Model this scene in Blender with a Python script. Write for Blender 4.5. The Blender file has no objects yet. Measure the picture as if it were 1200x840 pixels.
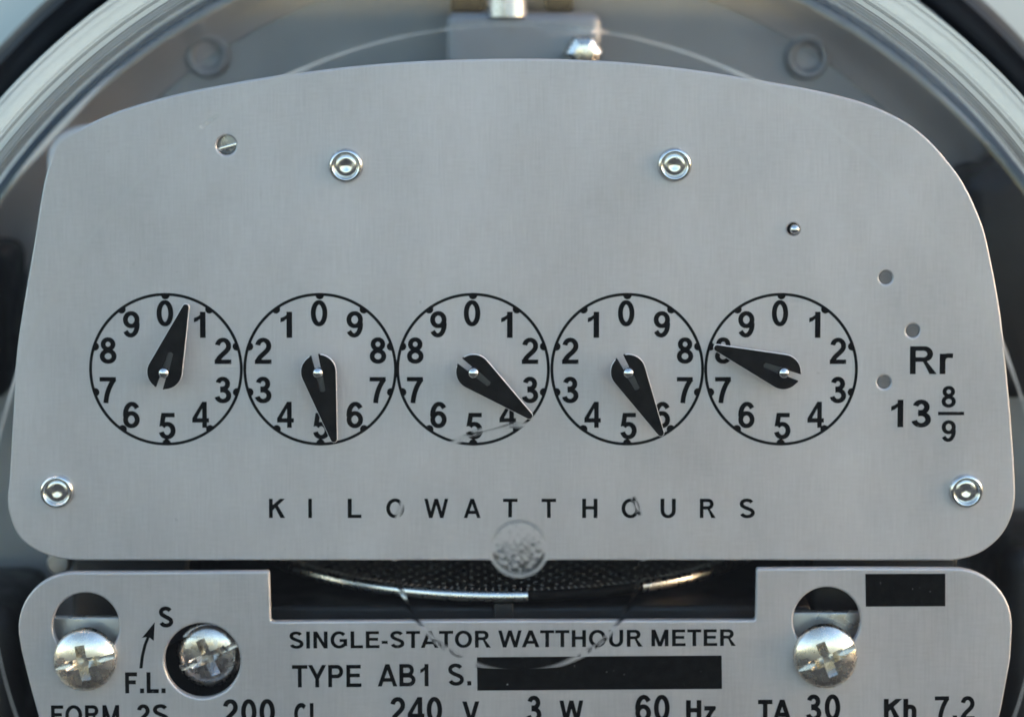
import bpy, bmesh, math, random
from mathutils import Vector, Matrix
random.seed(7)
PI = math.pi
sc = bpy.context.scene
C = sc.collection

# ------------------------------------------------------------------ camera
MM = 0.001
CAM_D = 260.0                      # mm from the lens to the register plate
F_PX = 2600.0                      # focal length in photo pixels (photo 1200 px wide)
PITCH = math.radians(3.0)          # looking down a touch
PP_Y = 80.0                       # photo row of the lens axis (the photograph is a crop)
cam = bpy.data.cameras.new('camera')
cam.sensor_width = 36.0
cam.lens = 36.0 * F_PX / 1200.0
cam.shift_y = -(420.0 - PP_Y) / 1200.0
cam.clip_start = 0.005
cam.clip_end = 2000.0
cam.dof.use_dof = True
cam.dof.focus_distance = (CAM_D - 4.0) * MM
cam.dof.aperture_fstop = 14.0
cam_o = bpy.data.objects.new('camera', cam)
cam_o.location = (0, -CAM_D * MM, 0)
cam_o.rotation_euler = (PI / 2 - PITCH, 0, 0)
C.objects.link(cam_o)
sc.camera = cam_o

# ------------------------------------------------------------------ sky, sun, exposure
SUN_EL = math.radians(14.0)
SUN_AZ = math.radians(98.0)        # clockwise from +Y: to the right, a little behind the camera
world = bpy.data.worlds.new('World')
sc.world = world
world.use_nodes = True
wn = world.node_tree.nodes
wl = world.node_tree.links
bg = wn['Background']
sky = wn.new('ShaderNodeTexSky')
sky.sky_type = 'NISHITA'
sky.sun_disc = False
sky.sun_elevation = SUN_EL
sky.sun_rotation = SUN_AZ
sky.air_density = 1.0
sky.ozone_density = 1.35
sky.dust_density = 0.3
wl.new(sky.outputs[0], bg.inputs[0])
bg.inputs[1].default_value = 0.14
sun = bpy.data.lights.new('sun', 'SUN')
sun.energy = 1.2
sun.angle = math.radians(14.0)
sun.color = (1.0, 0.60, 0.32)
sun_o = bpy.data.objects.new('sun', sun)
sd = Vector((math.sin(SUN_AZ) * math.cos(SUN_EL), math.cos(SUN_AZ) * math.cos(SUN_EL), math.sin(SUN_EL)))
sun_o.rotation_euler = sd.to_track_quat('Z', 'Y').to_euler()
sun_o.location = sd * 2
C.objects.link(sun_o)
sc.view_settings.view_transform = 'Standard'
sc.view_settings.look = 'None'
sc.view_settings.gamma = 1.0
sc.view_settings.exposure = 1.95
sc.render.engine = 'CYCLES'
cy = sc.cycles
cy.max_bounces = 16
cy.transmission_bounces = 14
cy.glossy_bounces = 8
cy.transparent_max_bounces = 16
cy.caustics_reflective = True
cy.caustics_refractive = True
cy.blur_glossy = 0.3
cy.sample_clamp_indirect = 6.0
cy.use_denoising = True

# ------------------------------------------------------------------ helpers
# Building space is millimetres: x right, y up, d towards the viewer (d = 0 is the register plate's face).
def P(px, py, d=0.0):
    """photo pixel -> (x, y) in mm on the plane d"""
    cx, cyy = (px - 600.0) / F_PX, -(py - PP_Y) / F_PX
    c, s = math.cos(PITCH), math.sin(PITCH)
    fy = c + cyy * s
    fz = cyy * c - s
    t = (CAM_D - d) / fy
    return (cx * t, fz * t)

def S(n, d=0.0):
    """length of n photo pixels at depth d, in mm"""
    return n * (CAM_D - d) / F_PX

TOWORLD = Matrix(((MM, 0, 0, 0), (0, 0, -MM, 0), (0, MM, 0, 0), (0, 0, 0, 1)))

def wloc(x, y, d):
    return Vector((x * MM, -d * MM, y * MM))

def finish(me, smooth=None):
    """mm building mesh -> world-scaled mesh, smooth by angle"""
    me.transform(TOWORLD)
    if smooth is not None:
        for p in me.polygons:
            p.use_smooth = True
        me.set_sharp_from_angle(angle=math.radians(smooth))
    me.update()
    return me

def mesh_of(bm, name='m', smooth=None, recalc=True):
    if recalc:
        bmesh.ops.recalc_face_normals(bm, faces=bm.faces[:])
    me = bpy.data.meshes.new(name)
    bm.to_mesh(me)
    bm.free()
    return finish(me, smooth)

def obj(name, me, mat, parent=None, at=(0, 0, 0), roll=0.0):
    o = bpy.data.objects.new(name, me)
    C.objects.link(o)
    if mat is not None and len(me.materials) == 0:
        for m in (mat if isinstance(mat, (list, tuple)) else [mat]):
            me.materials.append(m)
    o.location = wloc(*at)
    o.rotation_euler = (0, -roll, 0)          # roll: counter-clockwise as seen by the viewer
    if parent is not None:
        o.parent = parent
    return o

def thing(name, label, cat, at=(0, 0, 0)):
    o = bpy.data.objects.new(name, None)
    o.empty_display_size = 0.01
    C.objects.link(o)
    o.location = wloc(*at)
    o['label'] = label
    o['category'] = cat
    return o

def lathe(profile, n=64, bm=None, close=True, cx=0.0, cyy=0.0, centers=None):
    """profile: (r, d) points; closed on the axis when r == 0"""
    bm = bm or bmesh.new()
    rings = []
    for i, (r, d) in enumerate(profile):
        ox, oy = centers[i] if centers else (cx, cyy)
        if r < 1e-6:
            rings.append([bm.verts.new((ox, oy, d))])
        else:
            rings.append([bm.verts.new((ox + r * math.cos(2 * PI * k / n), oy + r * math.sin(2 * PI * k / n), d)) for k in range(n)])
    for a, b in zip(rings, rings[1:]):
        if len(a) == 1 and len(b) == 1:
            continue
        for k in range(n):
            k2 = (k + 1) % n
            if len(a) == 1:
                bm.faces.new((a[0], b[k], b[k2]))
            elif len(b) == 1:
                bm.faces.new((a[k], b[0], a[k2]))
            else:
                bm.faces.new((a[k], b[k], b[k2], a[k2]))
    return bm

def box(x0, x1, y0, y1, d0, d1, bev=0.0, bm=None):
    bm = bm or bmesh.new()
    vs = [bm.verts.new((x, y, d)) for x in (x0, x1) for y in (y0, y1) for d in (d0, d1)]
    fs = [(0, 1, 3, 2), (4, 6, 7, 5), (0, 4, 5, 1), (2, 3, 7, 6), (0, 2, 6, 4), (1, 5, 7, 3)]
    faces = [bm.faces.new([vs[i] for i in f]) for f in fs]
    if bev > 0:
        bmesh.ops.bevel(bm, geom=list({e for f in faces for e in f.edges}), offset=bev, segments=3, profile=0.5, affect='EDGES')
    return bm

def pbox(px0, px1, py0, py1, d0, d1, bev=0.0):
    """box whose front face (d1) spans the given photo pixels"""
    xa, ya = P(px0, py0, d1)
    xb, yb = P(px1, py1, d1)
    return box(xa, xb, yb, ya, d0, d1, bev)

def sheet(loops, d_back, d_front, bevel=0.12, segs=2, smooth=35):
    """flat plate with holes from closed (x, y) mm loops, rolled edges"""
    cu = bpy.data.curves.new('c', 'CURVE')
    cu.dimensions = '2D'
    cu.fill_mode = 'BOTH'
    for L in loops:
        sp = cu.splines.new('POLY')
        sp.points.add(len(L) - 1)
        for p, (x, y) in zip(sp.points, L):
            p.co = (x, y, 0, 1)
        sp.use_cyclic_u = True
    th = d_front - d_back
    cu.bevel_depth = bevel
    cu.bevel_resolution = segs
    cu.offset = -bevel
    cu.extrude = th / 2 - bevel
    o = bpy.data.objects.new('c', cu)
    C.objects.link(o)
    dg = bpy.context.evaluated_depsgraph_get()
    me = bpy.data.meshes.new_from_object(o.evaluated_get(dg))
    bpy.data.objects.remove(o)
    bpy.data.curves.remove(cu)
    me.materials.clear()
    me.transform(Matrix.Translation((0, 0, (d_front + d_back) / 2)))
    return finish(me, smooth)

def circle(cx, cyy, r, n=48):
    return [(cx + r * math.cos(2 * PI * k / n), cyy + r * math.sin(2 * PI * k / n)) for k in range(n)]

def smooth_loop(pts, sub=6):
    out = []
    n = len(pts)
    for i in range(n):
        p0, p1, p2, p3 = pts[i - 1], pts[i], pts[(i + 1) % n], pts[(i + 2) % n]
        for k in range(sub):
            t = k / sub
            out.append(tuple(0.5 * ((2 * p1[j]) + (-p0[j] + p2[j]) * t + (2 * p0[j] - 5 * p1[j] + 4 * p2[j] - p3[j]) * t * t
                             + (-p0[j] + 3 * p1[j] - 3 * p2[j] + p3[j]) * t ** 3) for j in range(2)))
    return out

def cut(bm_a, cutters):
    """exact boolean difference in mm space -> bmesh"""
    me = bpy.data.meshes.new('a')
    bmesh.ops.recalc_face_normals(bm_a, faces=bm_a.faces[:])
    bm_a.to_mesh(me)
    bm_a.free()
    oa = bpy.data.objects.new('a', me)
    C.objects.link(oa)
    tmp = []
    for cb in cutters:
        m2 = bpy.data.meshes.new('b')
        bmesh.ops.recalc_face_normals(cb, faces=cb.faces[:])
        cb.to_mesh(m2)
        cb.free()
        ob = bpy.data.objects.new('b', m2)
        C.objects.link(ob)
        tmp.append(ob)
        md = oa.modifiers.new('b', 'BOOLEAN')
        md.operation = 'DIFFERENCE'
        md.solver = 'EXACT'
        md.object = ob
    dg = bpy.context.evaluated_depsgraph_get()
    res = bpy.data.meshes.new_from_object(oa.evaluated_get(dg))
    for o in tmp + [oa]:
        bpy.data.objects.remove(o)
    bm = bmesh.new()
    bm.from_mesh(res)
    return bm

# ------------------------------------------------------------------ materials
def mat(name, color, rough=0.5, metal=0.0, spec=0.5, coat=0.0):
    m = bpy.data.materials.new(name)
    m.use_nodes = True
    b = m.node_tree.nodes['Principled BSDF']
    b.inputs['Base Color'].default_value = (*color, 1)
    b.inputs['Roughness'].default_value = rough
    b.inputs['Metallic'].default_value = metal
    b.inputs['Specular IOR Level'].default_value = spec
    b.inputs['Coat Weight'].default_value = coat
    return m

def nodes(m):
    return m.node_tree.nodes, m.node_tree.links, m.node_tree.nodes['Principled BSDF']

def noise(m, scale, detail=3.0, stretch=(1, 1, 1), rough=0.5):
    n, l, b = nodes(m)
    tc = n.new('ShaderNodeTexCoord')
    mp = n.new('ShaderNodeMapping')
    mp.inputs['Scale'].default_value = stretch
    t = n.new('ShaderNodeTexNoise')
    t.inputs['Scale'].default_value = scale
    t.inputs['Detail'].default_value = detail
    t.inputs['Roughness'].default_value = rough
    l.new(tc.outputs['Object'], mp.inputs['Vector'])
    l.new(mp.outputs[0], t.inputs['Vector'])
    return t.outputs['Fac']

def remap(m, fac, lo, hi, a, b_):
    n, l, b = nodes(m)
    r = n.new('ShaderNodeMapRange')
    r.inputs['From Min'].default_value = lo
    r.inputs['From Max'].default_value = hi
    r.inputs['To Min'].default_value = a
    r.inputs['To Max'].default_value = b_
    l.new(fac, r.inputs['Value'])
    return r.outputs[0]

def mathn(m, op, a, b_):
    n, l, b = nodes(m)
    r = n.new('ShaderNodeMath')
    r.operation = op
    for i, v in enumerate((a, b_)):
        if isinstance(v, (int, float)):
            r.inputs[i].default_value = v
        else:
            l.new(v, r.inputs[i])
    return r.outputs[0]

def tint(m, fac, c0, c1):
    n, l, b = nodes(m)
    r = n.new('ShaderNodeMix')
    r.data_type = 'RGBA'
    r.inputs[6].default_value = (*c0, 1)
    r.inputs[7].default_value = (*c1, 1)
    l.new(fac, r.inputs[0])
    l.new(r.outputs[2], b.inputs['Base Color'])

def bump(m, height, strength, dist):
    n, l, b = nodes(m)
    r = n.new('ShaderNodeBump')
    r.inputs['Strength'].default_value = strength
    r.inputs['Distance'].default_value = dist
    l.new(height, r.inputs['Height'])
    l.new(r.outputs[0], b.inputs['Normal'])

def brushed(name, c0, c1, rough=0.46, metal=0.4):
    m = mat(name, c0, rough, metal)
    n, l, b = nodes(m)
    v = noise(m, 1.0, 4.0, (5200, 5200, 260))
    h = noise(m, 1.0, 3.0, (500, 500, 4200))
    big = noise(m, 28.0, 3.0)
    grain = mathn(m, 'ADD', mathn(m, 'MULTIPLY', v, 0.6), mathn(m, 'MULTIPLY', h, 0.4))
    f = mathn(m, 'ADD', mathn(m, 'MULTIPLY', remap(m, grain, 0.3, 0.7, 0, 1), 0.65), mathn(m, 'MULTIPLY', remap(m, big, 0.3, 0.7, 0, 1), 0.35))
    spk = noise(m, 620.0, 2.0)
    f = mathn(m, 'SUBTRACT', f, remap(m, spk, 0.74, 0.78, 0.0, 1.3))
    f = mathn(m, 'ADD', f, mathn(m, 'MULTIPLY', remap(m, noise(m, 90.0, 6.0, (1, 1, 0.5), 0.65), 0.35, 0.7, -1, 1), 0.26))
    tint(m, f, c0, c1)
    l.new(remap(m, f, 0, 1, rough - 0.05, rough + 0.06), b.inputs['Roughness'])
    bump(m, grain, 0.22, 0.00005)
    return m

def worn(name, c0, c1, rough, metal, scale, spread=0.15, spec=0.5):
    m = mat(name, c0, rough, metal, spec)
    n, l, b = nodes(m)
    f = noise(m, scale, 5.0)
    tint(m, remap(m, f, 0.3, 0.7, 0, 1), c0, c1)
    l.new(remap(m, noise(m, scale * 2.3, 4.0), 0.3, 0.7, max(0.02, rough - spread), rough + spread), b.inputs['Roughness'])
    return m

M_PLATE = brushed('satin_aluminium', (0.465, 0.46, 0.47), (0.60, 0.595, 0.605))
M_NAME = brushed('satin_aluminium_nameplate', (0.435, 0.43, 0.44), (0.555, 0.55, 0.56))
M_INK = worn('black_ink', (0.003, 0.003, 0.003), (0.008, 0.008, 0.008), 0.65, 0.0, 900, 0.1, 0.05)
_n, _l, _b = nodes(M_INK)                # chips in the print
_mx = _n.new('ShaderNodeMix'); _mx.data_type = 'RGBA'
_l.new(_b.inputs['Base Color'].links[0].from_socket, _mx.inputs[6])
_mx.inputs[7].default_value = (0.30, 0.30, 0.30, 1)
_l.new(remap(M_INK, noise(M_INK, 1900.0, 4.0), 0.70, 0.76, 0.0, 0.8), _mx.inputs[0])
_l.new(_mx.outputs[2], _b.inputs['Base Color'])
M_POINT = worn('pointer_black', (0.003, 0.003, 0.003), (0.011, 0.010, 0.010), 0.5, 0.0, 700, 0.12, 0.12)
M_BARE = worn('bare_aluminium_edge', (0.74, 0.74, 0.74), (0.82, 0.82, 0.82), 0.4, 0.15, 900)
M_CHROME = worn('bright_nickel', (0.66, 0.65, 0.63), (0.82, 0.81, 0.79), 0.21, 1.0, 700, 0.08)
M_ZINC = worn('zinc_screw', (0.76, 0.69, 0.58), (0.90, 0.86, 0.79), 0.27, 1.0, 400, 0.08)
M_OLD = worn('tarnished_screw', (0.50, 0.45, 0.41), (0.80, 0.76, 0.72), 0.26, 1.0, 500, 0.1)
M_PAN = worn('grey_base_pan', (0.25, 0.265, 0.28), (0.31, 0.325, 0.34), 0.55, 0.2, 60)
M_DARK = worn('black_moulding', (0.010, 0.010, 0.011), (0.020, 0.020, 0.021), 0.5, 0.0, 120, 0.12, 0.3)
M_STEEL = worn('grey_steel', (0.36, 0.37, 0.38), (0.47, 0.48, 0.49), 0.35, 0.8, 150)
M_BACK = worn('grey_backing', (0.13, 0.13, 0.13), (0.16, 0.16, 0.16), 0.6, 0.1, 300)
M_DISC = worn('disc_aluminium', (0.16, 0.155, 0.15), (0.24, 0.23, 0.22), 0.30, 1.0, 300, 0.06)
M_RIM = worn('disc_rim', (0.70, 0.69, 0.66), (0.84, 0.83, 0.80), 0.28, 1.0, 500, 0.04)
M_DOT = mat('disc_dots', (0.55, 0.53, 0.50), 0.5, 0.1)
M_CLIP = mat('dark_grey_clip', (0.07, 0.07, 0.07), 0.45, 0.3)
M_ADDED_RIM = worn('added_rim_pale', (0.60, 0.60, 0.60), (0.70, 0.70, 0.70), 0.4, 0.4, 80, 0.08)  # pale tone for the ring added to brighten the glass band
M_SHAFT = worn('shaft_steel', (0.66, 0.70, 0.76), (0.74, 0.78, 0.84), 0.3, 0.7, 200)
M_RING = worn('black_ring', (0.008, 0.009, 0.011), (0.02, 0.02, 0.024), 0.4, 0.0, 60, 0.1, 0.4)
M_WALL = worn('painted_wall', (0.56, 0.60, 0.55), (0.64, 0.67, 0.62), 0.85, 0.0, 25, 0.08, 0.2)

M_GROUND = worn('dark_ground', (0.028, 0.028, 0.027), (0.05, 0.048, 0.044), 0.9, 0.0, 3.0, 0.05, 0.2)

M_GLASS = bpy.data.materials.new('clear_glass')
M_GLASS.use_nodes = True
_n = M_GLASS.node_tree.nodes
_b = _n['Principled BSDF']
_b.inputs['Base Color'].default_value = (0.985, 0.992, 0.99, 1)
_b.inputs['Roughness'].default_value = 0.0
_b.inputs['IOR'].default_value = 1.46
_b.inputs['Transmission Weight'].default_value = 1.0

# ------------------------------------------------------------------ setting: the wall behind, the socket ring
WALL_D = -78.0
bm = bmesh.new()
vs = [bm.verts.new(v) for v in ((-1500, -1449, WALL_D), (1500, -1449, WALL_D), (1500, 1500, WALL_D), (-1500, 1500, WALL_D),
                                (-1500, -1449, WALL_D - 120), (1500, -1449, WALL_D - 120), (1500, 1500, WALL_D - 120), (-1500, 1500, WALL_D - 120))]
for f in ((0, 1, 2, 3), (7, 6, 5, 4), (0, 4, 5, 1), (1, 5, 6, 2), (2, 6, 7, 3), (3, 7, 4, 0)):
    bm.faces.new([vs[i] for i in f])
wall = obj('wall', mesh_of(bm, 'wall'), M_WALL)
wall['kind'] = 'structure'

bm = bmesh.new()
GZ = -1450.0
gv = [bm.verts.new(v) for v in ((-6e5, GZ, 6e5), (6e5, GZ, 6e5), (6e5, GZ, WALL_D - 120), (-6e5, GZ, WALL_D - 120))]
bm.faces.new(gv)
ground = obj('ground', mesh_of(bm, 'ground', None, False), M_GROUND)
ground['kind'] = 'structure'

BX, BY = P(603, 622, -25)            # centre of the round base
sock = thing('meter_socket', 'black round socket ring around the glass cover, against the wall', 'meter socket', (BX, BY, WALL_D))
me = mesh_of(lathe([(87, WALL_D + 0.3), (88, WALL_D + 3), (88, -46), (87, -44.2)], 128), 'can', 30)
o = obj('socket_can', me, M_RING, sock); o.location = (0, -(-WALL_D) * -0.0, 0)
o.location = wloc(0, 0, -WALL_D)
me = mesh_of(lathe([(85.5, -44), (91.2, -44), (92.5, -42.8), (92.5, -32.6), (92.0, -30.6), (91.3, -29.4), (90.4, -29.2), (88.4, -31), (87.4, -34.5), (87.0, -35), (85.5, -44)], 160), 'ring', 40)
o = obj('sealing_ring', me, M_RING, sock); o.location = wloc(0, 0, -WALL_D)

# ------------------------------------------------------------------ the meter
meter = thing('electricity_meter', 'watthour meter with five black-pointer dials on satin aluminium plates under glass', 'meter', (BX, BY, -40))
MB = meter.location.copy()
def part(name, me, m, parent=None, at=(0, 0, 0), roll=0.0):
    """a part placed in building space (mm), whoever its parent is"""
    o = obj(name, me, m, None, at, roll)
    par = parent or meter
    bpy.context.view_layer.update()
    o.parent = par
    base = Vector((0, 0, 0))
    q = par
    while q is not None:
        base += q.location
        q = q.parent
    o.location = wloc(*at) - base
    return o

# base pan: a shallow dish behind everything
pan = part('base_pan', mesh_of(lathe([(0, -40), (60, -40), (73.5, -39.8), (73.5, -43), (0, -43)], 128), 'pan', 40), M_PAN, None, (BX, BY, 0))
part('added_pale_rim', mesh_of(lathe([(73.6, -43), (73.6, -39.6), (76.5, -38.6), (79.0, -35.5), (80.2, -31.6), (81.2, -30.7), (86.4, -30.5), (86.8, -31.2), (86.8, -33.6), (83.5, -34.6), (82, -39), (77, -43), (73.6, -43)], 128), 'rim', 40), M_ADDED_RIM, None, (BX, BY, 0))  # ring added so the glass edge refracts something pale and its band brightens
for bx_, by_ in ((243, 66), (946, 68)):
    x, y = P(bx_, by_, -38.5)
    part('pan_boss', mesh_of(lathe([(3.1, -0.4), (2.9, 0.9), (2.5, 1.4), (2.1, 1.3), (1.8, 0.6), (1.6, 0.2), (0, 0.1)], 40), 'boss', 50), M_PAN, pan, (x, y, -39.9))

# black side posts and the frame that carries the plates
part('register_frame', mesh_of(pbox(140, 1050, 200, 640, -34, -5, 1.0), 'f', 30), M_DARK)
part('side_post', mesh_of(pbox(-70, 8, 292, 470, -36, -22, 2.0), 'f', 30), M_DARK)
part('side_post', mesh_of(pbox(1128, 1290, 200, 470, -36, -20, 3.0), 'f', 30), M_DARK)
part('side_post', mesh_of(pbox(-90, 26, 712, 1010, -36, -14, 3.0), 'f', 30), M_DARK)
part('side_post', mesh_of(pbox(1172, 1290, 640, 1010, -36, -14, 3.0), 'f', 30), M_DARK)
part('magnet_block', mesh_of(pbox(84, 226, 600, 1000, -34, -9, 0.8), 'f', 30), M_DARK)
part('magnet_block', mesh_of(pbox(950, 1118, 600, 1000, -34, -9, 0.8), 'f', 30), M_DARK)
part('magnet_block', mesh_of(pbox(228, 948, 708, 1000, -44 + 6, -4.5, 0.6), 'f', 30), M_DARK)
x, y = P(590, 716, -4.4)
part('magnet_stud', mesh_of(box(x - 1.2, x + 1.2, y - 4, y + 1.4, -4.6, -3.8, 0.3), 'f', 30), M_DARK)
x, y = P(70, 657, -12)
part('frame_stud', mesh_of(lathe([(1.6, -20), (1.6, 0), (1.2, 0.5), (0, 0.6)], 24), 'stud', 40), M_STEEL, None, (x, y, -12))

# suspension above the register plate: shaft, bracket block and its screw
br = part('suspension_bracket', mesh_of(pbox(523, 704, 16, 140, -39, -26, 1.2), 'br', 30), M_PAN)
part('bracket_slot', mesh_of(pbox(528, 567, -70, 14, -39, -29, 0.4), 'f', 30), M_DARK, br)
part('bracket_slot', mesh_of(pbox(640, 672, -70, 14, -39, -29, 0.4), 'f', 30), M_DARK, br)
x, y = P(594, 20, -24)
bm = lathe([(0, 0), (2.6, 0), (2.6, 16), (0, 16)], 40)
me = bpy.data.meshes.new('sh'); bm.to_mesh(me); bm.free()
me.transform(Matrix.Rotation(-PI / 2, 4, 'X'))
part('suspension_shaft', finish(me, 40), M_SHAFT, None, (x, y, -27))
x, y = P(684, 62, -25)
part('bracket_screw', mesh_of(lathe([(2.6, -1.2), (2.6, 0.3), (2.2, 1.2), (1.3, 1.8), (0, 2.0)], 6), 's', 25), M_ZINC, br, (x, y, -25))

# ---- rotor disc
DZ = P(600, 692, -3.0)[1]            # height of its top face
DX = P(594, 692, -3.0)[0]
DR, DCD = 36.0, -39.0 + 0.0          # radius, depth of its axis
DCD = -3.0 - DR
def horiz(bm):                        # lathe axis d -> vertical axis y
    me = bpy.data.meshes.new('disc')
    bmesh.ops.recalc_face_normals(bm, faces=bm.faces[:])
    bm.to_mesh(me); bm.free()
    me.transform(Matrix.Rotation(-PI / 2, 4, 'X'))
    return me
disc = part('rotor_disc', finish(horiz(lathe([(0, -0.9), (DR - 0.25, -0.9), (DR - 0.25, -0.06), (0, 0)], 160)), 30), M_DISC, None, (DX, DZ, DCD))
def rim_arc(a0, a1, n, r0, r1):
    bm = bmesh.new()
    prof = [(r0, -1.2), (r1 - 0.22, -1.2), (r1 - 0.06, -1.0), (r1, -0.70), (r1 - 0.05, -0.36), (r1 - 0.20, -0.08), (r1 - 0.42, 0.03), (r0, 0.03)]
    rings = []
    for k in range(n + 1):
        a = a0 + (a1 - a0) * k / n
        j = 1 + random.uniform(-0.0001, 0.0001)
        rings.append([bm.verts.new((r * j * math.sin(a), d, r * j * math.cos(a))) for r, d in prof])
    for A, B in zip(rings, rings[1:]):
        for i in range(len(prof)):
            i2 = (i + 1) % len(prof)
            bm.faces.new((A[i], A[i2], B[i2], B[i]))
    bm.faces.new(rings[0]); bm.faces.new(rings[-1])
    return mesh_of(bm, 'rim', 60)
MA0, MA1 = math.radians(4.0), math.radians(27.5)
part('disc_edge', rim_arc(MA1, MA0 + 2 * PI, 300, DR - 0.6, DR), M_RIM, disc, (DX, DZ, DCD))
part('disc_mark', rim_arc(MA0 + 0.001, MA1 - 0.001, 30, DR - 0.6, DR + 0.005), M_INK, disc, (DX, DZ, DCD))
bm = bmesh.new()
for ri, (rr, cnt, w, ln) in enumerate(((DR - 1.3, 260, 0.20, 0.9), (DR - 2.9, 120, 0.36, 0.34), (DR - 4.4, 114, 0.36, 0.34), (DR - 5.9, 108, 0.36, 0.34), (DR - 7.4, 102, 0.36, 0.34), (DR - 8.9, 96, 0.36, 0.34), (DR - 10.4, 90, 0.36, 0.34), (DR - 11.9, 84, 0.36, 0.34))):
    for k in range(cnt):
        a = 2 * PI * (k + 0.5 * (ri % 2)) / cnt
        t, q = Vector((math.cos(a), 0, -math.sin(a))), Vector((math.sin(a), 0, math.cos(a)))
        c = q * rr + Vector((0, 0.012, 0))
        top = Vector((0, 0.05, 0))
        b4 = [c + t * sx * w / 2 + q * sy * ln / 2 for sx, sy in ((-1, -1), (1, -1), (1, 1), (-1, 1))]
        vb = [bm.verts.new(v) for v in b4]
        vt = [bm.verts.new(c + (v - c) * 0.8 + top) for v in b4]
        bm.faces.new(vt)
        for i in range(4):
            bm.faces.new((vb[i], vb[(i + 1) % 4], vt[(i + 1) % 4], vt[i]))
dots = part('disc_dimples', mesh_of(bm, 'dots'), M_DOT, disc, (DX, DZ, DCD))
dots['kind'] = 'stuff'

# ------------------------------------------------------------------ register plate
reg_px = [(12, 560), (16, 490), (20, 420), (30, 350), (42, 280), (49, 235), (57, 198), (70, 172), (90, 154), (118, 139), (155, 125), (210, 110), (265, 99), (323, 89),
          (400, 79), (470, 73), (540, 70), (600, 69), (660, 69.5), (730, 73), (800, 80), (855, 88), (907, 97), (955, 106), (1000, 117), (1033, 129), (1062, 144), (1084, 161), (1103, 181),
          (1127, 213), (1146, 253), (1157, 290), (1172, 373), (1183, 480), (1188, 560), (1188, 585), (1183, 606), (1170, 628), (1147, 646), (1118, 654.5),
          (1085, 655), (850, 655), (600, 655), (350, 655), (120, 655), (88, 654.5), (64, 651), (40, 641), (22, 625), (12, 600), (10, 580)]
reg = smooth_loop([P(a, b) for a, b in reg_px], 5)
holes_px = [(266, 170, 11.6), (929, 268, 7.2), (1037, 324.5, 7.8), (1068.5, 386.5, 7.8), (1035, 446.5, 7.8)]
loops = [reg] + [circle(*P(a, b), S(r), 32) for a, b, r in holes_px]
plate = part('register_plate', sheet(loops, -0.7, 0.0, 0.26, 4), M_PLATE)
for a, b, r in holes_px[2:]:
    part('hole_plug', mesh_of(lathe([(S(r) + 0.02, -0.6), (S(r) + 0.02, -0.22), (S(r) - 0.05, -0.1), (0, -0.09)], 32), 'plug', 30), M_BACK, plate, (*P(a, b), 0.0))
# grey backing seen through the round holes
part('backing_plate', mesh_of(pbox(1010, 1096, 300, 470, -1.4, -0.74, 0.1), 'b', 30), M_BACK, plate)
part('backing_plate', mesh_of(pbox(240, 292, 145, 195, -2.4, -1.3, 0.1), 'b', 30), M_STEEL, plate)
x, y = P(266.5, 172, -1.5)
bm = bmesh.new()
me = bpy.data.meshes.new('strip'); b2 = box(-1.6, 1.6, -0.26, 0.26, -0.6, 0.0, 0.08); b2.to_mesh(me); b2.free(); bm.free()
part('latch_strip', finish(me, 30), M_CHROME, plate, (x, y, -0.78), math.radians(17))
x, y = P(930.5, 268, 0.3)
part('stop_pin', mesh_of(lathe([(0.3, -3), (0.3, -0.1), (0.52, 0.05), (0.6, 0.35), (0.5, 0.65), (0.28, 0.82), (0, 0.88)], 28), 'pin', 60), M_CHROME, plate, (x, y, 0))
x, y = P(929, 268, -2)
part('backing_plate', mesh_of(box(x - 2, x + 2, y - 2, y + 2, -3.2, -2.2, 0.1), 'b', 30), M_DARK, plate)

rivet_prof = [(2.02, -0.1), (2.04, 0.12), (1.98, 0.36), (1.84, 0.62), (1.66, 0.72), (1.50, 0.66), (1.39, 0.44), (1.34, 0.30), (1.30, 0.25), (1.24, 0.26), (1.18, 0.33), (0.6, 0.19), (0.15, 0.09), (0, 0.07)]
rivet_me = mesh_of(lathe(rivet_prof, 56), 'rivet', 70)
for i, (a, b, rl) in enumerate(((406, 193.5, 0), (790, 192.5, 1.1), (68.5, 573.5, 2.0), (1130.5, 573, 0.6))):
    part('rivet', rivet_me, M_CHROME, plate, (*P(a, b), 0.0), rl)

# ------------------------------------------------------------------ lettering: bold grotesque drawn as strokes
def arc(cx, cyy, rx, ry, a0, a1, n=None):
    n = n or max(6, int(abs(a1 - a0) / 9))
    return [(cx + rx * math.cos(math.radians(a0 + (a1 - a0) * k / n)), cyy + ry * math.sin(math.radians(a0 + (a1 - a0) * k / n))) for k in range(n + 1)]

def bez(p0, p1, p2, p3, n=10):
    return [tuple((1 - t) ** 3 * p0[j] + 3 * (1 - t) ** 2 * t * p1[j] + 3 * (1 - t) * t * t * p2[j] + t ** 3 * p3[j] for j in range(2)) for t in [k / n for k in range(n + 1)]]

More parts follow.
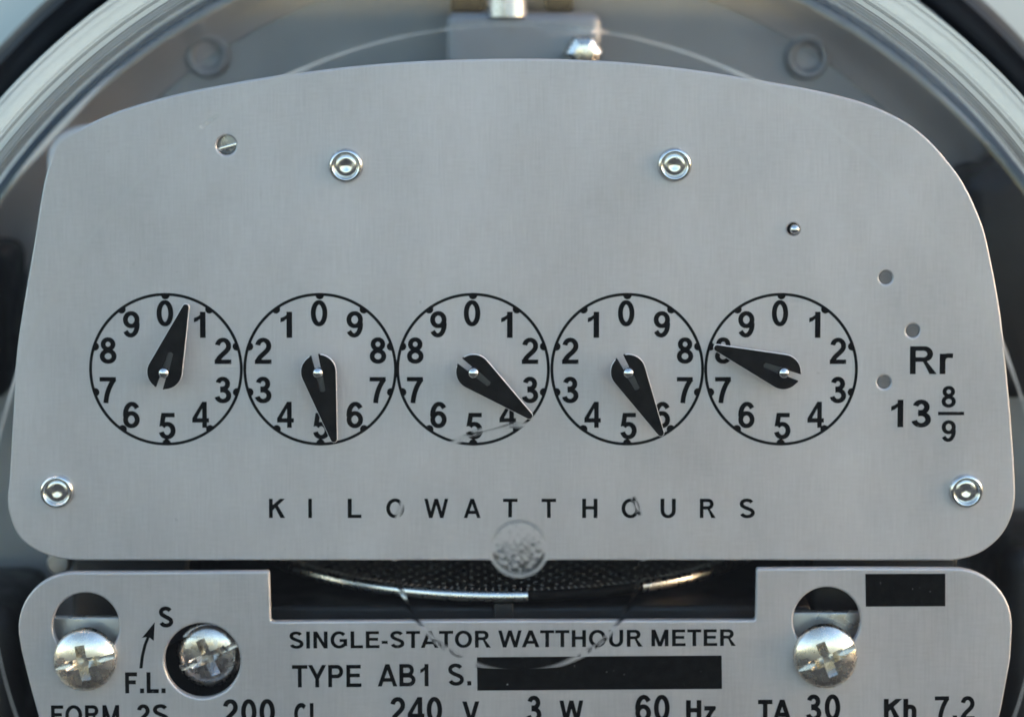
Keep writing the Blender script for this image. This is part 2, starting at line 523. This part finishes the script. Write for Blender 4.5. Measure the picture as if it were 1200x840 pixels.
def glyph(ch, w):
    """-> (advance, strokes, polygons); cap height 1"""
    s, h = w / 2, w * 0.84
    t = h / 2
    st, po = [], []
    def diag(x0, y0, x1, y1, k=1.0):
        L = math.hypot(x1 - x0, y1 - y0)
        hw = 0.96 * s * k * L / abs(y1 - y0)
        po.append([(x0 - hw, y0), (x0 + hw, y0), (x1 + hw, y1), (x1 - hw, y1)])
    adv = 0.777
    if ch == '0':
        st.append(arc(.39, .5, .33 - s, .505 - t, 0, 360, 40))
    elif ch == '1':
        st.append([(.46, 0), (.46, 1)])
        po.append([(.46, 1.0), (.46 - s * 0.7, 1.0), (.37, .885), (.27, .81), (.15, .76), (.15, .76 - h), (.27, .76 - h + .045), (.40, .76)])
    elif ch == '2':
        a = arc(.39, .69, .315 - s, .315 - t, 172, -28)
        st.append(a + bez(a[-1], (a[-1][0] - .10, a[-1][1] - .17), (.22, .30), (.165, t), 10)[1:])
        st.append([(.06, t), (.71, t)])
    elif ch == '3':
        st.append(arc(.375, .735, .285 - s, .27 - t, 168, -90) + [(.27, .735 - .27 + t)])
        st.append([(.27, .565 - t)] + arc(.375, .28, .33 - s, .29 - t, 90, -170))
    elif ch == '4':
        st.append([(.555, 0), (.555, 1)])
        st.append([(.03, .285), (.745, .285)])
        po.append([(.555, 1.0), (.555 - s, 1.0), (.03, .285 + t), (.03, .285 - t), (.13, .285 - t), (.555 - s * .2, .87)])
    elif ch == '5':
        st.append([(.17, 1 - t), (.68, 1 - t)])
        po.append([(.165, 1.0), (.165 + w * .95, 1.0), (.165 + w * .55, .50), (.08, .475)])
        st.append(arc(.385, .32, .33 - s, .335 - t, 142, -168))
    elif ch in '69':
        a = [arc(.39, .32, .33 - s, .328 - t, 0, 360, 36), arc(.415, .5, .36 - s, .505 - t, 38, 188)]
        if ch == '9':
            a = [[(.78 - x, 1 - y) for x, y in q] for q in a]
        st += a
    elif ch == '7':
        st.append([(.065, 1 - t), (.71, 1 - t)])
        b = bez((.655, .93), (.46, .70), (.33, .35), (.305, 0), 10)
        st.append(b)
    elif ch == '8':
        st.append(arc(.39, .74, .295 - s, .265 - t, 0, 360, 32))
        st.append(arc(.39, .28, .335 - s, .288 - t, 0, 360, 36))
    elif ch == 'K':
        adv = 1.0
        st.append([(.10 + s, 0), (.10 + s, 1)])
        po.append([(.10 + s, .30), (.10 + s, .30 + w * 1.45), (.70, 1), (.70 + w * 1.35, 1)])
        po.append([(.40, .585), (.54, .72), (.99, 0), (.99 - w * 1.3, 0)])
    elif ch == 'I':
        adv = .388
        st.append([(.194, 0), (.194, 1)])
    elif ch == 'L':
        adv = .853
        st.append([(.10 + s, 0), (.10 + s, 1)]); st.append([(.10, t), (.80, t)])
    elif ch == 'O':
        adv = 1.087
        st.append(arc(.543, .5, .485 - s, .51 - t, 0, 360, 44))
    elif ch == 'W':
        adv = 1.318
        for x0, x1 in ((.10, .355), (.66, .355), (.66, .963), (1.218, .963)):
            diag(x0, 1, x1, 0, .95)
    elif ch == 'V':
        adv = .93
        diag(.10, 1, .465, 0); diag(.83, 1, .465, 0)
    elif ch == 'A':
        adv = 1.0
        diag(.5, 1, .11, 0); diag(.5, 1, .89, 0); st.append([(.24, .295), (.76, .295)])
    elif ch == 'T':
        adv = .853
        st.append([(.03, 1 - t), (.823, 1 - t)]); st.append([(.4265, 0), (.4265, 1)])
    elif ch == 'H':
        adv = 1.0
        st += [[(.10 + s, 0), (.10 + s, 1)], [(.90 - s, 0), (.90 - s, 1)], [(.1, .53), (.9, .53)]]
    elif ch == 'N':
        adv = 1.0
        st += [[(.10 + s, 0), (.10 + s, 1)], [(.90 - s, 0), (.90 - s, 1)]]
        diag(.10 + s * 1.05, 1, .90 - s * 1.05, 0, .9)
    elif ch == 'M':
        adv = 1.163
        st += [[(.10 + s, 0), (.10 + s, 1)], [(1.063 - s, 0), (1.063 - s, 1)]]
        diag(.10 + s * 1.15, 1, .5815, 0, .95); diag(1.063 - s * 1.15, 1, .5815, 0, .95)
    elif ch == 'U':
        adv = 1.0
        st.append([(.10 + s, 1)] + arc(.5, .39, .4 - s, .40 - t, 180, 360) + [(.90 - s, 1)])
    elif ch in 'RPB':
        adv = .93 if ch == 'P' else 1.0
        st.append([(.10 + s, 0), (.10 + s, 1)])
        lo = .44 if ch != 'P' else .40
        c = (1 + lo) / 2
        xr = {'R': .56, 'P': .54, 'B': .52}[ch]
        st.append([(.10 + s, 1 - t)] + arc(xr, c, .87 - s - xr if ch != 'B' else .83 - s - xr, c - lo - t + .0, 90, -90) + [(.10 + s, lo + t)])
        if ch == 'R':
            po.append([(.44, lo + h), (.44 + w * .6, lo + h), (.62, lo + h * .5), (1.0, 0), (1.0 - w * 1.25, 0), (.60, .32)])
        if ch == 'B':
            st.append([(.10 + s, .56 - t)] + arc(.56, .28, .91 - s - .56, .28 - t, 90, -90) + [(.10 + s, t)])
    elif ch == 'S':
        adv = .93
        a = arc(.455, .735, .375 - s, .275 - t, 22, 232)
        b = arc(.475, .27, .395 - s, .28 - t, 52, -165)
        st.append(a + bez(a[-1], (a[-1][0] + .09, a[-1][1] - .06), (b[0][0] - .09, b[0][1] + .05), b[0], 6)[1:-1] + b)
    elif ch == 'G':
        adv = 1.087
        st.append(arc(.545, .5, .485 - s, .51 - t, 42, 322) + [(.995 - s, .19)])
        st.append([(.995 - s, .13), (.995 - s, .53)]); st.append([(.57, .46), (.995, .46)])
    elif ch == 'C':
        adv = 1.0
        st.append(arc(.53, .5, .48 - s, .51 - t, 48, 312))
    elif ch in 'EF':
        adv = .93 if ch == 'E' else .853
        st.append([(.10 + s, 0), (.10 + s, 1)])
        st.append([(.1, 1 - t), (.84 if ch == 'E' else .80, 1 - t)])
        st.append([(.1, .525), (.79 if ch == 'E' else .72, .525)])
        if ch == 'E':
            st.append([(.1, t), (.87, t)])
    elif ch == '-':
        adv = .465
        st.append([(.06, .34), (.40, .34)])
    elif ch == 'Y':
        adv = .93
        diag(.11, 1, .465, .40); diag(.82, 1, .465, .40); st.append([(.465, 0), (.465, .5)])
    elif ch == '.':
        adv = .388
        po.append([(.10, 0), (.10 + w * 1.05, 0), (.10 + w * 1.05, w * 1.0), (.10, w * 1.0)])
    elif ch == 'r':
        adv = .543
        st.append([(.09 + s, 0), (.09 + s, .73)])
        st.append(bez((.09 + s, .42), (.09 + s, .60), (.25, .70), (.535, .655), 8))
    elif ch == 'z':
        adv = .698
        st += [[(.05, .72 - t), (.64, .72 - t)], [(.04, t), (.66, t)]]
        diag(.55, .66, .14, .06, .9)
    elif ch == 'h':
        adv = .853
        st.append([(.09 + s, 0), (.09 + s, 1)])
        st.append([(.09 + s, .44)] + arc(.425, .46, .335 - s, .275 - t, 180, 0) + [(.76 - s, 0)])
    elif ch == ' ':
        adv = .388
    return adv, st, po

def stroke_polys(pts, w):
    """ribbon along a centre line; horizontals thinner than verticals"""
    closed = len(pts) > 3 and math.hypot(pts[0][0] - pts[-1][0], pts[0][1] - pts[-1][1]) < 1e-6
    P2 = pts[:-1] if closed else pts
    n = len(P2)
    L, R = [], []
    for i in range(n):
        if closed:
            a, b = P2[i - 1], P2[(i + 1) % n]
        else:
            a, b = P2[max(0, i - 1)], P2[min(n - 1, i + 1)]
        tx, ty = b[0] - a[0], b[1] - a[1]
        l = math.hypot(tx, ty) or 1
        nx, ny = -ty / l, tx / l
        hw = 0.5 * w * (0.84 + 0.16 * abs(nx))
        L.append((P2[i][0] + nx * hw, P2[i][1] + ny * hw))
        R.append((P2[i][0] - nx * hw, P2[i][1] - ny * hw))
    quads = []
    for i in range(n if closed else n - 1):
        j = (i + 1) % n
        quads.append([R[i], R[j], L[j], L[i]])
    return quads

LIFT = 0.018
def text_mesh(string, w=0.175, tracking=0.0):
    """flat ink mesh in unit cap height; returns bmesh-ready polygons and its ink extents"""
    polys, x = [], 0.0
    lay = 0
    for ch in string:
        adv, st, po = glyph(ch, w)
        for s_ in st:
            lay += 1
            for q in stroke_polys(s_, w):
                polys.append((lay, [(x + a, b) for a, b in q]))
        for p_ in po:
            lay += 1
            polys.append((lay, [(x + a, b) for a, b in p_]))
        x += adv + tracking
    xs = [a for _, q in polys for a, b in q]
    return polys, min(xs), max(xs)

def lettering(string, px0, px1, ytop, ybot, d, parent, w=0.175, name='lettering', slope=0.0):
    """string whose ink spans px0..px1 and whose caps span ytop..ybot in the photo, printed on the plane d"""
    polys, xa, xb = text_mesh(string, w)
    x0, y0 = P(px0, ybot, d)
    x1, y1 = P(px1, ytop, d)
    cx, cyy = (x0 + x1) / 2, y0
    sx, sy = (x1 - x0) / (xb - xa), (y1 - y0)
    bm = bmesh.new()
    for lay, q in polys:
        vs = [bm.verts.new(((a - (xa + xb) / 2) * sx, b * sy, LIFT + 0.0012 * (lay % 6))) for a, b in q]
        f = bm.faces.new(vs)
        f.normal_update()
        if f.normal.z < 0:
            f.normal_flip()
    me = mesh_of(bm, 'ink', None, False)
    return part(name, me, M_INK, parent, (cx, cyy, d), slope)

def ink_poly(polys_px, d, parent, name):
    bm = bmesh.new()
    xs = [P(a, b, d) for q in polys_px for a, b in q]
    cx, cyy = sum(p[0] for p in xs) / len(xs), sum(p[1] for p in xs) / len(xs)
    for i, q in enumerate(polys_px):
        vs = []
        for a, b in q:
            x, y = P(a, b, d)
            vs.append(bm.verts.new((x - cx, y - cyy, LIFT + 0.0012 * i)))
        f = bm.faces.new(vs)
        f.normal_update()
        if f.normal.z < 0:
            f.normal_flip()
    return part(name, mesh_of(bm, 'ink', None, False), M_INK, parent, (cx, cyy, d))

# KILOWATTHOURS, letter by letter
for ch, a, wpx in (('K', 325.5, 19), ('I', 364, 4.2), ('L', 416, 16), ('O', 463.5, 21), ('W', 511.5, 28), ('A', 553.5, 20), ('T', 598, 17), ('T', 643, 17), ('H', 691, 18), ('O', 738.5, 21), ('U', 782.5, 18), ('R', 829, 19), ('S', 875, 18)):
    lettering(ch, a - wpx / 2, a + wpx / 2, 582.5, 605, 0, plate, 0.205)
lettering('Rr', 1065, 1116, 404.5, 437, 0, plate, 0.195)
lettering('13', 1043, 1090, 467, 499, 0, plate, 0.195)
lettering('8', 1102, 1119, 451, 476, 0, plate, 0.195)
lettering('9', 1102, 1119, 491, 516, 0, plate, 0.195)
ink_poly([[(1098, 481), (1128.5, 481), (1128.5, 485), (1098, 485)]], 0, plate, 'fraction_bar')

# ------------------------------------------------------------------ dials
digit_px = {0: (-1.2, -65.5), 1: (39.5, -52), 2: (66.6, -21.5), 3: (66.6, 24), 4: (40.5, 53), 5: (1.5, 66), 6: (-40.5, 53.2), 7: (-67.6, 24.2), 8: (-67.6, -22), 9: (-40.5, -52.5)}
digit_w = {1: 13.5}
pointer_tip = [(220.5, 354.5), (393.0, 516.0), (623.5, 487.5), (775.5, 508.5), (835.5, 404.5)]
pivots = [(193.5, 435), (373.5, 435), (555, 435), (736, 435), (917.5, 435)]
DIAL_CY = 431.5
for i, dcx in enumerate((195.5, 375.7, 554.5, 734.7, 914.5)):
    x, y = P(dcx, DIAL_CY)
    bm = bmesh.new()
    R1, R0 = S(90.6), S(87.1)
    n = 120
    ro = [bm.verts.new((R1 * math.cos(2 * PI * k / n), R1 * math.sin(2 * PI * k / n), LIFT + 0.001 * (i % 2))) for k in range(n)]
    ri = [bm.verts.new((R0 * math.cos(2 * PI * k / n), R0 * math.sin(2 * PI * k / n), LIFT + 0.001 * (i % 2))) for k in range(n)]
    for k in range(n):
        bm.faces.new((ro[k], ro[(k + 1) % n], ri[(k + 1) % n], ri[k]))
    for k in range(10):
        a = PI / 2 + 2 * PI * k / 10
        c = Vector((math.cos(a), math.sin(a), 0)) * S(87.9)
        # half-round nub, closed by the ring
        vs = []
        for q in range(11):
            b = a + PI / 2 + PI * q / 10
            v = c + Vector((math.cos(b), math.sin(b), 0)) * S(5.0)
            vs.append(bm.verts.new((v.x, v.y, LIFT + 0.003)))
        bm.faces.new(vs)
    for f in bm.faces:
        f.normal_update()
        if f.normal.z < 0:
            f.normal_flip()
    dial = part('dial', mesh_of(bm, 'dial', None, False), M_INK, None, (x, y, 0))
    for dg_, (ox, oy) in digit_px.items():
        mx = ox if i % 2 == 0 else -ox
        if dg_ in (0, 5):
            mx = ox
        wd = digit_w.get(dg_, 19.4)
        lettering(str(dg_), dcx + mx - wd / 2, dcx + mx + wd / 2, DIAL_CY + oy - 15.2, DIAL_CY + oy + 15.2, 0, dial, 0.20, 'digit')

# ---- pointers: black teardrops with a split tail, bare edges, on small ball-headed spindles
PD = 1.9
def pointer_mesh(Lmm):
    R, r = 2.08, 0.42
    # outline: tail slot at -x side, tip at +x; head circle about the origin
    beta = math.acos((R - r) / Lmm)
    sw = 0.42
    pts = []
    a = math.asin(sw / R)
    start = PI + a
    end = 2 * PI - beta
    for k in range(15):
        b = start + (end - start) * k / 14
        pts.append((R * math.cos(b), R * math.sin(b)))
    for k in range(9):
        b = -beta + 2 * beta * k / 8
        pts.append((Lmm - r + r * math.cos(b), r * math.sin(b)))
    for k in range(15):
        b = beta + (PI - a - beta) * k / 14
        pts.append((R * math.cos(b), R * math.sin(b)))
    # along the tail slot, round the spindle and back
    pts += [(-0.45, sw * 0.85), (-0.15, 0.5)]
    slot = [(0.45, 0.42), (2.3, 0.30), (2.45, 0.0), (2.3, -0.30), (0.45, -0.42)]
    pts += slot
    pts += [(-0.15, -0.5), (-0.45, -sw * 0.85)]
    me = sheet([pts], 0.0, 0.5, 0.05, 1, 30)
    me.materials.append(M_POINT)
    me.materials.append(M_BARE)
    for p in me.polygons:
        c = p.center / MM
        inslot = abs(c.z) < 0.6 and c.x < 2.6
        p.material_index = 0 if (p.normal.y < -0.98 or inslot) else 1      # front face and slots black, rim bare
    return me
clip_me = mesh_of(box(0.4, 2.8, -0.42, 0.42, -0.22, 0.2, 0.05), 'clip', 30)
pin_me = mesh_of(lathe([(0.36, -2.2), (0.36, 0.5), (0.50, 0.58), (0.64, 0.80), (0.66, 1.05), (0.56, 1.35), (0.34, 1.53), (0, 1.6)], 28), 'pin', 60)
for (vx, vy), (tx, ty) in zip(pivots, pointer_tip):
    x, y = P(vx, vy, PD + 0.7)
    x1, y1 = P(tx, ty, PD)
    ang = math.atan2(y1 - y, x1 - x)
    po_ = part('pointer', pointer_mesh(math.hypot(x1 - x, y1 - y)), None, None, (x, y, PD), ang)
    part('pointer_clip', clip_me, M_CLIP, po_, (x, y, PD), 0.0)
    part('spindle', pin_me, M_CHROME, None, (x, y, PD), 0)

# ------------------------------------------------------------------ nameplate
ND = 1.6
nm_px = []
def corner(cx, cyy, r, a0, a1, n=12):
    return [(cx + r * math.cos(math.radians(a0 + (a1 - a0) * k / n)), cyy - r * math.sin(math.radians(a0 + (a1 - a0) * k / n))) for k in range(n + 1)]
nm_px += [(150, 1010), (110, 985), (80, 935), (56, 872), (36, 800), (26, 760)]
nm_px += corner(88, 734, 65.5, 185, 90)
nm_px += [(200, 668.2)] + corner(313.5, 670.5, 3, 90, 0, 4)
nm_px += corner(321.5, 722.5, 3.5, 180, 270, 4) + [(600, 724.8)] + corner(881, 721, 3.5, 270, 360, 4)
nm_px += corner(888.5, 667.2, 3, 180, 90, 4)
nm_px += [(1000, 663.6)] + corner(1118, 731, 67, 90, -3)
nm_px += [(1183, 770), (1172, 830), (1158, 880), (1140, 935), (1110, 985), (1060, 1012), (600, 1020)]
nloops = [[P(a, b, ND) for a, b in nm_px]]
for a, b, r in ((102, 731, 39.5), (968, 725, 40), (238, 772, 45)):
    nloops.append(circle(*P(a, b, ND), S(r, ND), 56))
name_plate = part('nameplate', sheet(nloops, ND - 1.0, ND, 0.26, 4), M_NAME)
for a, b in ((102, 726), (968, 720)):
    part('plate_tab', mesh_of(pbox(a - 52, a + 52, b - 5, b + 70, -2.4, -1.4, 0.25), 'tab', 30), M_STEEL, name_plate)
# pocket behind the adjusting screw
x, y = P(238, 772, -6)
part('screw_pocket', mesh_of(lathe([(4.9, 6.2), (4.7, 0), (0, 0)], 48), 'pocket', 40), M_DARK, name_plate, (x, y, -6))

def tapered_cross(size, depth, top):
    """recess cutter: two tapered wedges"""
    res = []
    for k in range(2):
        bm = bmesh.new()
        hw, hl = 0.62, size
        vs = []
        for (l, w_, z) in ((hl, hw, top), (hl * 0.35, hw * 0.55, top - depth)):
            for sx, sy in ((-1, -1), (1, -1), (1, 1), (-1, 1)):
                p = Vector((sx * l, sy * w_, z))
                if k:
                    p = Vector((-p.y, p.x, p.z))
                vs.append(bm.verts.new(p))
        bm.faces.new(vs[0:4]); bm.faces.new(vs[7:3:-1])
        for i in range(4):
            j = (i + 1) % 4
            bm.faces.new((vs[i], vs[i + 4], vs[j + 4], vs[j]))
        res.append(bm)
    return res

def screw_head(R, H, slot=True, cross=0.66):
    prof = [(0, -0.6), (R * 0.96, -0.6), (R, -0.35), (R * 1.0, 0.05)]
    for k in range(1, 13):
        a = k / 12 * PI / 2
        prof.append((R * math.cos(a) if k < 12 else 0.0, 0.05 + H * math.sin(a) ** 0.9))
    bm = lathe(prof, 72)
    cutters = tapered_cross(R * cross, H * 1.3, H + 0.25)
    if slot:
        cutters.append(box(-R * 1.1, R * 1.1, -0.33, 0.33, H * 0.30, H + 1.0))
    bm = cut(bm, cutters)
    me = bpy.data.meshes.new('screw')
    bm.to_mesh(me); bm.free()
    return finish(me, 28)
for (a, b, r, rl) in ((100.5, 771, 37.5, 11), (966.5, 767, 38, 22)):
    x, y = P(a, b, ND + 0.8)
    part('screw', screw_head(S(r, ND), 1.55), M_ZINC, name_plate, (x, y, ND + 0.55), math.radians(rl))
x, y = P(245, 767, 0)
part('adjusting_screw', screw_head(S(38.5, 0), 1.3, True, 0.72), M_OLD, name_plate, (x, y, -0.9), math.radians(24))

L = lambda s, a, b, t, bt, w=0.21, sl=0.3: lettering(s, a, b, t, bt, ND, name_plate, w, 'lettering', math.radians(sl))
L('SINGLE-STATOR', 340, 575.5, 737, 756.8)
L('WATTHOUR', 584, 753, 735.8, 755.6)
L('METER', 763, 862, 735, 754.5)
L('TYPE', 343, 424, 776.5, 802.5, .20)
L('AB1', 443, 502.5, 775.5, 801.5, .20)
L('S.', 525.5, 552.5, 775, 800.5, .20)
ink_poly([[(559, 767.5), (845, 765.5), (845.5, 804.5), (559.5, 806.5)]], ND, name_plate, 'printed_bar')
ink_poly([[(1013, 670.2), (1106.5, 670), (1106.5, 708), (1013.5, 708.5)]], ND, name_plate, 'printed_bar')
L('S', 187.5, 204, 708.5, 732.5, .23)
L('F.L.', 148, 195, 785, 809.5, .23)
shaft = [(166.3, 780.5), (168, 766), (171.2, 753), (175.5, 742)]
q = []
for (a, b), (c, d_) in zip(shaft, shaft[1:]):
    q.append([(a - 1.9, b), (a + 1.9, b), (c + 1.9, d_), (c - 1.9, d_)])
q.append([(182.5, 726.5), (181.3, 748.5), (175.2, 743.5), (167.3, 745)])
ink_poly(q, ND, name_plate, 'printed_arrow')
L('FORM', 61.5, 141, 823.5, 846.5)
L('2S', 161.5, 199, 822.5, 846.5)
L('200', 262, 323, 816.5, 846.5, .2)
L('CL', 345.5, 376, 821, 846.5, .25)
L('240', 457.5, 518.5, 814, 844.5, .2)
L('V', 542, 562, 819, 844, .25)
L('3', 617, 634.5, 812.5, 843, .2)
L('W', 655.5, 683.5, 818, 842.5, .25)
L('60', 744, 784.5, 811.5, 842.5, .2)
L('Hz', 803.5, 839, 817.5, 842.5, .25)
L('TA', 887.5, 927, 817, 842, .25)
L('30', 943.5, 984, 811, 841.5, .2)
L('Kh', 1034.5, 1073, 816, 841, .25)
L('7.2', 1094, 1141, 813, 841, .2)

# ------------------------------------------------------------------ glass cover
FX, FY = P(608, 641, 30)            # centre of the moulded marks on the front face
SX, SY = P(600, 654, 12)             # centre of the shoulder
MX, MY = P(604, 643, 29)            # centre of the face's rim
def lerp2(a, b, k):
    k = max(0.0, min(1.0, k))
    return (a[0] + (b[0] - a[0]) * k, a[1] + (b[1] - a[1]) * k)
def gcen(r, d):
    if d > 12:
        if r < 16:
            return (FX, FY)
        if r < RF:
            return lerp2((FX, FY), (MX, MY), (r - 16) / (RF - 16))
        return lerp2((MX, MY), (SX, SY), max((r - R7) / (SR - R7), (29 - d) / 18.0))
    return lerp2((SX, SY), (BX, BY), (8 - d) / 34.0)
def front_d(r):                      # faintly domed face
    return 30.6 - 0.05 * (r / 54.0) ** 2
PR = S(148, 30)                      # moulded disc in the middle
GR = S(29, 30)                       # gate mark
RF = S(624, 29.5)                    # rim of the face
R7 = S(741, 28.6)                    # where the shoulder starts
SR = 78.4
# base curve of the cover: face, gentle bevel, shoulder, wall
base = [(r, front_d(r)) for r in (0, 3, 5, 8, 11, 14, 17, 21, 25, 29, 33, 37, 41, 45, 49, 52)] + [(RF, front_d(RF))]
d_rf = base[-1][1]
d_r7 = d_rf - 0.12
base += [(RF + (R7 - RF) * k / 8, d_rf + (d_r7 - d_rf) * (k / 8) ** 1.15) for k in range(1, 9)]
c1 = (SR - 0.6, d_r7 - 8.5)
e1 = (SR, 3.0)
for k in range(1, 25):
    t = k / 24
    base.append(tuple((1 - t) ** 2 * (R7, d_r7)[j] + 2 * t * (1 - t) * c1[j] + t * t * e1[j] for j in range(2)))
for k in range(1, 10):
    base.append((SR + 4.2 * k / 9, 3.0 - 29.0 * k / 9))
def offset_in(pts, th):
    out = []
    for i, p in enumerate(pts):
        a_, b_ = pts[max(0, i - 1)], pts[min(len(pts) - 1, i + 1)]
        tx, ty = b_[0] - a_[0], b_[1] - a_[1]
        l = math.hypot(tx, ty)
        out.append((max(0.0, p[0] + th * ty / l) if i else 0.0, p[1] - th * tx / l))
    return out
inner = offset_in(base, 2.0)[::-1]            # even thickness
outer = []
STEP = 0.030                         # height of the raised disc
for i, (r, d) in enumerate(base):
    if i == 0:
        outer.append((0, d))
        outer += [(GR * k / 22, front_d(GR * k / 22)) for k in range(1, 23)]
        g = front_d(GR)
        outer += [(GR + 0.06, g + 0.03), (GR + 0.16, g + 0.09), (GR + 0.28, g + 0.09), (GR + 0.40, g + 0.02), (GR + 0.46, g), (GR + 0.55, g)]
        continue
    if r < GR + 0.7:
        continue
    drop = STEP if r > PR else 0.0
    prev = outer[-1][0]
    if prev < PR < r:
        q = front_d(PR)
        outer += [(PR - 0.26, q), (PR - 0.17, q), (PR - 0.10, q - STEP * 0.2), (PR, q - STEP * 0.5), (PR + 0.10, q - STEP * 0.8), (PR + 0.17, q - STEP), (PR + 0.26, q - STEP)]
    if abs(r - RF) < 1e-6:
        outer += [(RF - 0.24, d - STEP), (RF - 0.12, d - STEP), (RF - 0.06, d - STEP - 0.008), (RF, d - STEP - 0.025), (RF + 0.06, d - STEP - 0.042), (RF + 0.12, d - STEP - 0.05), (RF + 0.24, d - STEP - 0.05)]
        continue
    outer.append((r, d - drop - (0.05 if r > RF else 0)))
outer += [(83.6, -26.6), (85.2, -27.2), (85.6, -28.0), (85.4, -29.6), (84.6, -30.2), (80.4, -30.2), (79.7, -29.4)]
prof = outer + inner
bm = lathe(prof, 192, None, True, 0, 0, [gcen(r, d) for r, d in outer] + [gcen(r, d) for r, d in base][::-1])
# the pressed gate mark is a lumpy little disc
from mathutils import noise as mn
for v in bm.verts:
    if v.co.z > 28:
        r = math.hypot(v.co.x - FX, v.co.y - FY)
        if r < GR * 0.98:
            k = min(1.0, (GR * 0.98 - r) / 0.3)
            v.co.z += k * (0.10 * mn.noise(Vector((v.co.x * 2.6, v.co.y * 2.6, 3.0))) + 0.06 * mn.noise(Vector((v.co.x * 6, v.co.y * 6, 7.0))))
me = mesh_of(bm, 'glass', 60)
part('glass_cover', me, M_GLASS)
